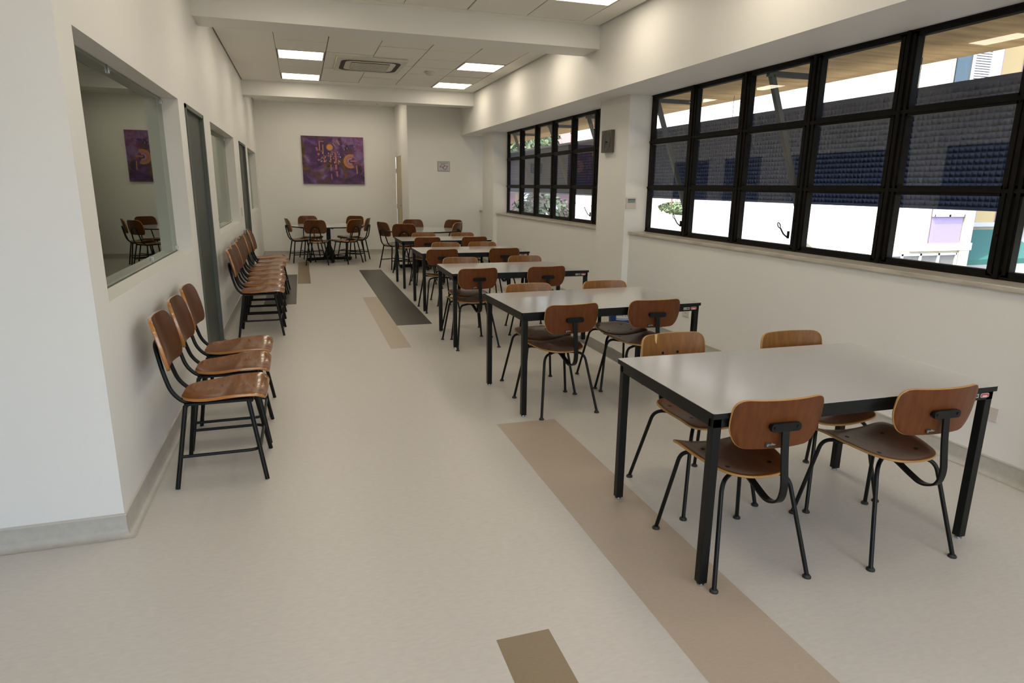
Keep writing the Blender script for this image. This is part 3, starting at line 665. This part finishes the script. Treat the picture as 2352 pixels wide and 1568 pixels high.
# rectangular tables: centre x, y, rot
TB = [(2.157, 2.338, -.025), (2.070, 4.455, .039), (2.071, 6.459, -.017), (2.114, 8.431, -.001), (2.139, 10.34, .004)]
TN = ['nearest white table', 'second white table from the front', 'third white table from the front', 'fourth white table from the front', 'farthest rectangular white table']
GA = 'curved plywood chairs around the rectangular tables'
LT, DT = 1.435, .833
STB = mat('sticker_beige', (.42, .40, .30), .5); STR = mat('sticker_red', (.50, .045, .05), .4); STW = mat('sticker_white', (.6, .55, .52), .4)
def rect_table():
    t = thing('dining_table', '', 'table')
    O = outline([(-LT/2, -DT/2), (LT/2, -DT/2), (LT/2, DT/2), (-LT/2, DT/2)], [.012]*4, 4)
    def lay(z0, z1, mi, s=0):
        a = [b.verts.new((p.x, p.y, z0)) for p in O]; c = [b.verts.new((p.x, p.y, z1)) for p in O]; n = len(O)
        for k in range(n): b.faces.new((a[k], a[(k+1) % n], c[(k+1) % n], c[k])).material_index = mi
        b.faces.new(c).material_index = mi; b.faces.new(a[::-1]).material_index = mi
    b = bmesh.new(); lay(.7265, .7485, 1); O = [p*0.9985 for p in O]; lay(.7480, .750, 0); obj('tabletop', b, [LAMIN, BLACK], t)
    b = bmesh.new(); L, D = LT/2-.012, DT/2-.012; z0, z1 = .688, .7265
    box(b, -L, L, -D, -D+.03, z0, z1); box(b, -L, L, D-.03, D, z0, z1); box(b, -L, -L+.03, -D, D, z0, z1); box(b, L-.03, L, -D, D, z0, z1)
    obj('apron', b, BLACK, t)
    for sx in (-1, 1):
        for sy in (-1, 1):
            cx, cy = sx*(L-.0185), sy*(D-.0185)
            b = bmesh.new(); box(b, cx-.0185, cx+.0185, cy-.0185, cy+.0185, .014, .7265, bev=.0025); lg = obj('leg', b, BLACK, t)
            b = bmesh.new(); cyl(b, (cx, cy, 0), .016, .008, 16); cyl(b, (cx, cy, .008), .011, .008, 12); obj('glide', b, CHROME, lg)
    b = bmesh.new(); y = -D-.0006
    box(b, L-.135, L-.082, y, y+.001, .699, .717, 0); box(b, L-.108, L-.087, y-.0003, y, .703, .713, 1)
    for k in range(3): box(b, L-.130+k*.006, L-.127+k*.006, y-.0003, y, .705, .711, 1)
    obj('inventory_label', b, [STB, SI], t)
    b = bmesh.new(); S2 = outline([(L-.072, .698), (L-.022, .698), (L-.022, .718), (L-.072, .718)], [.010]*4, 5)
    b.faces.new([b.verts.new((p.x, y, p.y)) for p in S2]).material_index = 0
    S3 = outline([(L-.070, .7000), (L-.024, .7000), (L-.024, .716), (L-.070, .716)], [.008]*4, 5)
    b.faces.new([b.verts.new((p.x, y-.0003, p.y)) for p in S3]).material_index = 1
    box(b, L-.060, L-.034, y-.0008, y-.0004, .7015, .7085, 0)
    obj('oval_label', b, [STW, STR], t)
    return t
T0 = rect_table(); bpy.context.view_layer.update()
for k, (x, y, r) in enumerate(TB):
    if k: 
        o = T0.copy(); C.objects.link(o)
        for ch in list(T0.children):
            c = ch.copy(); C.objects.link(c); c.parent = o
            for g in list(ch.children): d = g.copy(); C.objects.link(d); d.parent = c
    else: o = T0
    o.location = (x, y, 0); o.rotation_euler = (0, 0, r); o['category'] = 'table'; o['group'] = 'white rectangular tables with black legs'
    o['label'] = ['nearest and largest white topped rectangular table with black legs', 'white topped rectangular table with black legs, second from the front', 'white topped rectangular table with black legs, third from the front',
                  'white topped rectangular table with black legs, fourth from the front', 'farthest white topped rectangular table, right before the round tables'][k]
PI = math.pi
seats = [  # table, side n(ear)/f(ar), l/r, x, y, rot
 (0, 'n', 'l', 1.716, 2.148, -.06), (0, 'n', 'r', 2.452, 2.085, -.06), (0, 'f', 'l', 1.890, 2.717, PI+.05), (0, 'f', 'r', 2.545, 2.590, PI-.02),
 (1, 'n', 'l', 1.700, 4.210, .07), (1, 'n', 'r', 2.375, 4.235, -.03), (1, 'f', 'l', 1.726, 4.654, PI+.02), (1, 'f', 'r', 2.400, 4.66, PI-.03),
 (2, 'n', 'l', 1.570, 6.243, .09), (2, 'n', 'r', 2.300, 6.250, .02), (2, 'f', 'l', 1.640, 6.710, PI), (2, 'f', 'r', 2.400, 6.73, PI),
 (3, 'n', 'l', 1.640, 8.200, .03), (3, 'n', 'r', 2.470, 8.210, -.02), (3, 'f', 'l', 1.888, 8.66, PI), (3, 'f', 'r', 2.397, 8.66, PI-.1),
 (4, 'n', 'l', 1.818, 10.13, .0), (4, 'n', 'r', 2.570, 10.13, -.02), (4, 'f', 'l', 1.919, 10.56, PI), (4, 'f', 'r', 2.585, 10.56, PI)]
for k, s, lr, x, y, r in seats:
    if s == 'n': lab = '%s chair, back to camera, at the %s' % ('left' if lr == 'l' else 'right', TN[k])
    else: lab = '%s chair behind the %s' % ('left' if lr == 'l' else 'right', TN[k])
    if (k, s, lr) == (0, 'f', 'l'): lab = 'left chair beyond the nearest white table, light chip in its top edge'
    o = place(CA, x, y, r, lab, GA)
    if (k, s, lr) == (0, 'f', 'l'):
        for ch in list(o.children):
            if ch.name.startswith('backrest'):
                b = bmesh.new(); vs = []
                for u, v in ((.083, .107), (.103, .107), (.101, .073), (.096, .058), (.090, .058)):
                    vs.append(b.verts.new((u, -.268+.042*(u/.2)**2-math.sin(.14)*v+.0064, .70+v)))
                b.faces.new(vs); tag(obj('veneer_chip', b, mat('bare_plywood', (.62, .40, .15), .6), ch), 'pale chipped veneer')
# round tables
def round_table():
    t = thing('round_table', '', 'table'); n = 72
    b = bmesh.new(); cyl(b, (0, 0, .722), .752, .022, n, mi=1); cyl(b, (0, 0, .7435), .747, .002, n, mi=0); obj('tabletop', b, [LAMIN, BLACK], t)
    b = bmesh.new(); box(b, -.04, .04, -.04, .04, .03, .70, bev=.006)
    for a in range(4):
        c, s = round(math.cos(a*PI/2)), round(math.sin(a*PI/2))
        vs = [(c*.04, s*.04, .34), (c*.04, s*.04, .05), (c*.14, s*.14, .07)]
        f = b.faces.new([b.verts.new(Vector(v)+Vector((-s, c, 0))*.012) for v in vs]); bmesh.ops.solidify(b, geom=[f], thickness=.024)
    obj('column', b, BLACK, t)
    b = bmesh.new(); box(b, -.30, .30, -.30, .30, .70, .712); box(b, -.55, .55, -.02, .02, .70, .722); box(b, -.02, .02, -.55, .55, .70, .722); obj('top_bracket', b, BLACK, t)
    b = bmesh.new()
    for a in range(4):
        c, s = math.cos(a*PI/2), math.sin(a*PI/2); tube(b, [(c*.02, s*.02, .055), (c*.46, s*.46, .045)], .032, 12)
    obj('cross_base', b, BLACK, t, smooth=True)
    for a in range(4):
        c, s = math.cos(a*PI/2), math.sin(a*PI/2); b = bmesh.new(); cyl(b, (c*.42, s*.42, 0), .025, .02, 14); obj('glide', b, RUBBER, t)
    return t
RT = round_table(); bpy.context.view_layer.update()
RTP = [(.505, 14.21, .12), (2.215, 12.60, .05)]
for k, (x, y, r) in enumerate(RTP):
    o = RT
    if k:
        o = RT.copy(); C.objects.link(o)
        for ch in list(RT.children): c = ch.copy(); C.objects.link(c); c.parent = o
    o.location = (x, y, 0); o.rotation_euler = (0, 0, r); o['category'] = 'table'; o['group'] = 'round pedestal tables at the far end'
    o['label'] = ['round pedestal table standing below the purple painting', 'round pedestal table behind the rows of rectangular tables on the right'][k]
def face(x, y, tx, ty): return math.atan2(-(tx-x), ty-y)
GB = 'rounded lacquered chairs around the round tables'
for x, y, r, lab in ((-.05, 14.13, -1.36, 'rounded chair at the left side of the left round table, seen in profile'),
                     (.28, 13.635, -.21, 'rounded chair with its back to the camera at the left round table, left one'),
                     (.84, 13.72, .76, 'rounded chair turned half left at the front right of the left round table'),
                     (1.08, 14.19, 1.27, 'rounded chair at the right side of the left round table, in profile'),
                     (.16, 14.83, PI+.2, 'rounded chair behind the left round table, left one, against the wall'),
                     (1.00, 14.80, PI-.55, 'rounded chair behind the left round table, right one, half hidden'),
                     (1.68, 12.64, -1.15, 'rounded chair at the left side of the right round table, in profile'),
                     (1.80, 12.10, -.20, 'rounded chair with its back to the camera at the right round table'),
                     (2.17, 13.12, PI+.05, 'rounded chair behind the right round table, left one'),
                     (2.80, 12.98, PI-.75, 'rounded chair behind the right round table, right one near the sign wall'),
                     (2.62, 12.35, .95, 'rounded chair at the front right of the right round table, turned left')):
    place(CB, x, y, r, lab, GB)
for k, (x, y, r) in enumerate(((-.490, 3.72, -PI/2), (-.497, 4.245, -PI/2+.01), (-.505, 4.735, -PI/2-.01))):
    place(CB, x, y, r, ['nearest chair against the left wall, in front of its two neighbours', 'middle chair of the near three against the left wall', 'farthest of the near three chairs, just before the grey door'][k], 'three chairs under the large glass')
for k, (x, y) in enumerate(((-.478, 7.33), (-.490, 7.81), (-.485, 8.26), (-.505, 8.72), (-.525, 9.19), (-.508, 9.66), (-.472, 10.13), (-.535, 10.68))):
    nm = ['first', 'second', 'third', 'fourth', 'fifth', 'sixth', 'seventh', 'last'][k]
    place(CB, x, y, -PI/2+random.uniform(-.03, .03), '%s chair from the front in the row of eight by the left wall' % nm, 'row of eight chairs along the left wall')
# bins
BLUE = mat('blue_plastic', (.012, .045, .22), .35); LAB = mat('bin_label', (.55, .56, .55), .5)
def bin_(x, y, lab, txt, rz):
    t = thing('waste_bin', lab, 'bin', (x, y, 0), rz)
    b = bmesh.new(); cyl(b, (0, 0, 0), .12, .40, 36, r2=.15); b.faces.ensure_lookup_table(); obj('body', b, BLUE, t, smooth=True)
    b = bmesh.new(); 
    for k in range(36):
        a0, a1 = 2*PI*k/36, 2*PI*(k+1)/36; tube(b, [(.152*math.cos(a0), .152*math.sin(a0), .40), (.152*math.cos(a1), .152*math.sin(a1), .40)], .008, 6, cap=False)
    obj('rim', b, BLUE, t, smooth=True)
    b = bmesh.new(); n = 12
    for k in range(n):
        a0, a1 = -PI/2-.55+1.1*k/n, -PI/2-.55+1.1*(k+1)/n
        R = lambda z: .1215+.03*z/.4
        for (z0, z1, e, mi, A0, A1) in ((.17, .29, .0008, 0, a0, a1),):
            quad(b, [((R(z)+e)*math.cos(a), (R(z)+e)*math.sin(a), z) for a, z in ((A0, z0), (A1, z0), (A1, z1), (A0, z1))], mi)
        for z0, z1 in ((.180, .186), (.274, .280)):
            quad(b, [((R(z)+.0014)*math.cos(a), (R(z)+.0014)*math.sin(a), z) for a, z in ((a0, z0), (a1, z0), (a1, z1), (a0, z1))], 1)
    me = text_mesh(txt, .048)
    for v in me.vertices:
        u, w = v.co.x, v.co.y; z = .228+w; r_ = .1235+.03*z/.4; a = -PI/2+u/r_; v.co = (r_*math.cos(a), r_*math.sin(a), z)
    n0 = len(b.faces); b.from_mesh(me); b.faces.ensure_lookup_table()
    for f in b.faces[n0:]: f.material_index = 1
    obj('label', b, [LAB, BLUE], t)
bin_(3.31, 6.30, 'blue paper bin marked PAPEL by the pier, behind the second table', 'PAPEL', -.30)
bin_(3.34, 10.9, 'blue bin standing far back by the right wall, beyond the third table', 'PAPEL', -.30)

# ------------------------------------------------------------------ outdoors
CONC = mat('eave_concrete', (.74, .50, .20), .9, noise=(3.5, (.42, .26, .10), .22, (.5, 3, 1)), bump=(30, .3))
struct('trim_3', B(4.02, 5.48, -8, 26, 2.70, 2.95), CONC)
# perforated sunscreen hung from the eave
def mk_screen():
    m = bpy.data.materials.new('sunscreen_metal'); m.use_nodes = True; nt = m.node_tree; b = nt.nodes['Principled BSDF']
    b.inputs['Base Color'].default_value = (.040, .058, .13, 1); b.inputs['Roughness'].default_value = .4; b.inputs['Metallic'].default_value = .2; return m
SCRM = mk_screen()
bm = bmesh.new(); P = .048; X0 = 5.17; y = 1.0
# dimpled sheet: every cell is a shallow pocket tilted open downwards
zs = [1.455+P*k for k in range(21)]
while y < 22:
    for z in zs[:-1]:
        a = [(X0, y, z), (X0, y+P, z), (X0, y+P, z+P), (X0, y, z+P)]
        q = .007; m_ = [(X0+.026, y+q, z+q*.6), (X0+.026, y+P-q, z+q*.6), (X0+.008, y+P-q, z+P-q), (X0+.008, y+q, z+P-q)]
        A = [bm.verts.new(p) for p in a]; Q = [bm.verts.new(p) for p in m_]
        for k in range(4): bm.faces.new((A[k], A[(k+1) % 4], Q[(k+1) % 4], Q[k]))
        bm.faces.new(Q)
    y += P
box(bm, X0-.004, X0+.04, 1.0, y, 1.43, 1.457); box(bm, X0-.004, X0+.04, 1.0, y, zs[-1], zs[-1]+.035)
quad(bm, [(X0+.045, 1, 1.43), (X0+.045, y, 1.43), (X0+.045, y, 2.42), (X0+.045, 1, 2.42)])
for yh in (2.0, 4.6, 7.2, 9.8, 12.4, 15.0): box(bm, X0+.018, X0+.022, yh-.002, yh+.002, 2.44, 2.70)
o = obj('sunscreen', bm, SCRM); tag(o, 'long dark dimpled metal sunscreen hung outside the windows', 'sunscreen')
for k, yy in enumerate((6.93, 5.0, 12.25, 10.36, 8.83)):
    b = bmesh.new()
    def barr(p, q, w=.022):
        p, q = Vector(p), Vector(q); d = (q-p).normalized(); n = Vector((-d.z, 0, d.x))
        vs = [p+n*w-Vector((0, w, 0)), p+n*w+Vector((0, w, 0)), p-n*w+Vector((0, w, 0)), p-n*w-Vector((0, w, 0))]; vs = [b.verts.new(v) for v in vs]+[b.verts.new(v+(q-p)) for v in vs]
        for f in ((0, 1, 2, 3), (7, 6, 5, 4), (0, 4, 5, 1), (1, 5, 6, 2), (2, 6, 7, 3), (3, 7, 4, 0)): b.faces.new([vs[i] for i in f])
    barr((3.93, yy, 2.555), (4.42, yy, 2.555)); barr((3.97, yy, 2.54), (4.45, yy, 1.30))
    o = obj('steel_bracket', b, mat('bracket_steel', (.03, .034, .04), .5) if not k else bracket_m)
    if not k: bracket_m = o.data.materials[0]
    tag(o, 'dark steel bracket outside ' + ['the large window, seen in its leftmost column', 'the large window, seen in its third column', 'the far window, seen in its leftmost column',
        'the far window, seen in its third column', 'the far window, seen at its right end'][k], 'bracket', 'steel brackets outside the windows')
# ground and buildings
GW = mat('sunlit_white', (.56, .56, .56), .8, noise=(.6, (.52, .52, .52), .3, (1, 1, 1)))
CREAM = mat('cream_render', (.46, .42, .31), .8); LILAC = mat('lilac_render', (.27, .22, .36), .8); YEL = mat('yellow_render', (.40, .30, .14), .8)
TEAL = mat('teal_awning', (.012, .085, .07), .7); SHUT = mat('white_shutter', (.46, .47, .52), .6); DGL = mat('dark_glass', (.03, .05, .07), .15); GREYW = mat('planter_concrete', (.42, .41, .40), .9)
LEAF = mat('leaf_green', (.085, .13, .045), .55, noise=(2, (.04, .075, .028), .2, (1, 1, 1))); LEAF2 = mat('leaf_dark', (.05, .085, .04), .5, noise=(2, (.09, .13, .07), .2, (1, 1, 1)))
PINK = mat('pink_roof', (.28, .15, .14), .8); BARK = mat('bark', (.18, .13, .09), .9)
struct('ground', B(4.5, 80, -30, 90, -4.1, -4.0), mat('courtyard_paving', (.25, .215, .16), .9))
def part(nm, m, parent, *a): b = bmesh.new(); [box(b, *q) for q in a]; return obj(nm, b, m, parent)
t = thing('white_building', 'plain white rendered building filling the left half of the large window view', 'building', (11.92, 13.5, -4))
part('wall', mat('pale_grey_render', (.36, .37, .40), .85), t, (0, 6, .02, 4.9, 0, 14))
t['label'] = 'plain white building seen through the left half of the large window'
def wins(parent, x0, x1, y, z0, z1, n, fm, gm):
    """window band on a wall facing -Y"""
    b = bmesh.new(); w = (x1-x0)/n
    box(b, x0, x1, y-.05, y, z1-.05, z1); box(b, x0, x1, y-.05, y, z0, z0+.05)
    for k in range(n+1): box(b, x0+k*w-.03, x0+k*w+.03, y-.05, y, z0, z1)
    f = obj('window', b, fm, parent); obj('glass', B(x0+.02, x1-.02, y-.015, y-.003, z0+.02, z1-.02), gm, f)
t = thing('cream_building', 'cream building with lilac panels and white shutters beyond the large window', 'building', (14.05, 12.0, -4))
part('wall', CREAM, t, (0, 1.90, 0, 6, 0, 14)); part('rear_wall', mat('bright_render', (.85, .83, .78), .8), t, (-2.12, 0, 1.5, 6, 0, 14))
part('ledge', CREAM, t, (-.06, 1.95, -.06, 6, 4.16, 4.34)); part('pilaster', CREAM, t, (0, .45, -.05, 0, 4.34, 14), (1.57, 1.90, -.05, 0, 0, 14))
part('lilac_panel', LILAC, t, (.53, 1.53, -.03, 0, 4.34, 4.99), (.53, 1.53, -.03, 0, 7.2, 8.0))
wins(t, .53, 1.53, -.03, 4.99, 5.9, 2, SHUT, SHUT)
GREYG = mat('grey_glass', (.14, .14, .135), .3)
wins(t, -.85, 1.5, 0, 3.2, 4.1, 4, SHUT, GREYG)
b = bmesh.new(); box(b, .52, .98, -.03, 0, 8.02, 8.95); obj('window', b, DGL, t)
b = bmesh.new()
for k in range(18): box(b, 1.0, 1.55, -.07, -.03, 8.0+k*.055, 8.035+k*.055)
box(b, .98, 1.02, -.08, 0, 7.95, 9.0); box(b, 1.53, 1.57, -.08, 0, 7.95, 9.0); obj('shutter', b, SHUT, t)
AWL = mat('awning_sun_glare', (.74, .86, .82), .5)  # teal awning coloured pale so the sun glare sits in the base colour
def slope(x0, x1, ya, za, yb, zb_, th=.06):
    b = bmesh.new(); v = [(x0, ya, za), (x1, ya, za), (x1, yb, zb_), (x0, yb, zb_)]
    A = [b.verts.new(p) for p in v]; Q = [b.verts.new((p[0], p[1], p[2]-th)) for p in v]
    b.faces.new(A); b.faces.new(Q[::-1])
    for k in range(4): b.faces.new((A[k], A[(k+1) % 4], Q[(k+1) % 4], Q[k]))
    return b
tag(obj('awning', slope(11.95, 14.0, 13.48, .54, 10.8, -.75), AWL), 'pale sunlit awning in the corner between the white and cream buildings', 'awning')
tag(obj('awning', slope(16.0, 19.5, 13.9, .52, 12.2, -.12, .14), TEAL), 'teal awning at the right, under the yellow and lilac wall', 'awning')
t = thing('yellow_building', 'yellow building with lilac stripes at the right edge of the window view', 'building', (15.95, 14.0, -4))
part('wall', YEL, t, (0, 8, .02, 6, 4.7, 14)); part('ground_floor', GREYW, t, (0, 8, .3, 6, 0, 4.7)); part('lilac_stripe', LILAC, t, (2.55, 2.75, -.01, .02, 4.7, 14), (3.55, 4.05, -.01, .02, 4.7, 14), (2.75, 4.6, -.01, .02, 10.2, 10.8))
part('ledge', GREYW, t, (0, 8, -.05, .02, 4.60, 4.72))
wins(t, 1.9, 2.5, 0, 7.6, 9.2, 1, SHUT, DGL)
t = thing('planter', 'white planter wall with shrubs, low left corner of the large window', 'planter', (11.92, 18.4, -4))
part('wall', GREYW, t, (0, .12, 0, 3.4, 0, 4.72)); part('soil', BARK, t, (.12, 1.2, 0, 3.4, 0, 4.55)); part('rear_wall', GW, t, (1.2, 1.4, 0, 6, 0, 14))
def leafblob(name, lab, cat, c, rad, n, s, m, parent=None, seed=1):
    rr = random.Random(seed); b = bmesh.new()
    for k in range(n):
        while True:
            p = Vector((rr.uniform(-1, 1), rr.uniform(-1, 1), rr.uniform(-1, 1)))
            if .15 < p.length < 1: break
        p = p.normalized()*(p.length**.5); q = Vector((p.x*rad[0], p.y*rad[1], p.z*rad[2]))
        d = (p+Vector((rr.uniform(-.6, .6), rr.uniform(-.6, .6), rr.uniform(-.2, .8)))).normalized(); u = d.orthogonal().normalized(); w = d.cross(u); L = s*rr.uniform(.6, 1.3)
        a = rr.uniform(0, 6.28); u, w = u*math.cos(a)+w*math.sin(a), w*math.cos(a)-u*math.sin(a)
        vs = [q-u*L*.6, q-u*L*.1+w*L*.35+d*L*.08, q+u*L*.6, q-u*L*.1-w*L*.35+d*L*.08]
        b.faces.new([b.verts.new(v) for v in vs])
    o = obj(name, b, m, parent, loc=c)
    if lab: tag(o, lab, cat)
    return o
def bush(lab, c, rad, n, s, m, seed, base=-4, parts=()):
    t = thing('leafy_shrub', lab, 'shrub', (c[0], c[1], base)); leafblob('foliage', None, None, (0, 0, c[2]-base), rad, n, s, m, t, seed)
    for k, (d, r2, n2) in enumerate(parts): leafblob('foliage', None, None, (d[0], d[1], c[2]-base+d[2]), r2, n2, s, m, t, seed+50+k)
    b = bmesh.new(); tube(b, [(0, 0, 0), (.03, 0, c[2]-base)], [.05, .03]); obj('stem', b, BARK, t); return t
bush('large leafed shrub outside the far window, rising to the sunscreen', (6.75, 18.2, .1), (1.15, 1.1, 1.4), 2600, .15, LEAF2, 3, parts=(((.85, -.3, -.45), (.65, .7, .95), 700),))
bush('low green planting on the planter wall', (12.4, 19.7, .92), (.35, 1.3, .22), 900, .10, LEAF, 5, base=.55)
t = thing('bare_shrub', 'leafless branching shrub in the white planter', 'shrub', (12.35, 20.0, .6)); b = bmesh.new(); rr = random.Random(4)
for k in range(16):
    a = rr.uniform(0, 6.28); s = rr.uniform(.15, .55); tube(b, [(0, 0, 0), (.06*math.cos(a), .1*math.sin(a), .3), (s*.5*math.cos(a), s*math.sin(a), .75+rr.uniform(0, .2)), (s*.8*math.cos(a), s*1.5*math.sin(a), 1.1+rr.uniform(0, .3))], [.016, .012, .008, .003], 5)
obj('branches', b, BARK, t)
t = thing('small_palm', 'small twin stemmed palm in the white planter, right of the bare shrub', 'palm', (12.35, 18.95, .6))
b = bmesh.new(); tube(b, [(0, -.08, 0), (0, -.1, .95)], .015, 6); tube(b, [(0, .1, 0), (0, .14, .9)], .015, 6); obj('stem', b, BARK, t)
b = bmesh.new()
for cy, cz in ((-.1, .95), (.14, .9)):
    for k in range(14):
        a = 2*PI*k/14; L = .28; p0 = Vector((0, cy, cz)); p1 = p0+Vector((math.cos(a)*L*.6, math.sin(a)*L*.6, .12)); p2 = p0+Vector((math.cos(a)*L, math.sin(a)*L, .02)); w = Vector((-math.sin(a), math.cos(a), 0))*.03
        quad(b, [p0, p1-w, p2, p1+w])
obj('fronds', b, LEAF, t)
t = thing('rear_white_building', 'plain white building seen through the right half of the far window', 'building', (11.3, 21.9, -4)); part('wall', GW, t, (0, 5, 0, 4.5, 0, 13))
t = thing('pink_roofed_house', 'house with pink hipped roof and plum wall far beyond the second window', 'house', (15.5, 44, -4))
MAG = mat('plum_wall', (.10, .055, .08), .8); part('wall', MAG, t, (-4, 8, 0, 8, 0, 7.0))
b = bmesh.new(); v = [(-4.6, -.6, 7), (8.6, -.6, 7), (8.6, 8.6, 7), (-4.6, 8.6, 7), (.2, 4, 12.0), (4, 4, 12.0)]; V = [b.verts.new(p) for p in v]
for f in ((0, 1, 5, 4), (1, 2, 5), (2, 3, 4, 5), (3, 0, 4), (3, 2, 1, 0)): b.faces.new([V[i] for i in f])
obj('roof', b, PINK, t)
for xw, zw in ((-1.0, 4.6), (1.2, 3.6), (3.4, 4.6)): obj('window', B(xw, xw+.9, -.06, 0, zw, zw+1.0), SHUT, t)
t = thing('leafy_tree', 'green tree above the sunscreen, left end of the far window', 'tree', (10.2, 31.0, -4))
b = bmesh.new(); tube(b, [(0, 0, 0), (.1, 0, 4), (0, .2, 7.5)], [.2, .15, .06], 10); obj('trunk', b, BARK, t)
leafblob('foliage', None, None, (0, 0, 7.3), (2.3, 2.0, 1.7), 3000, .26, LEAF, t, 8)
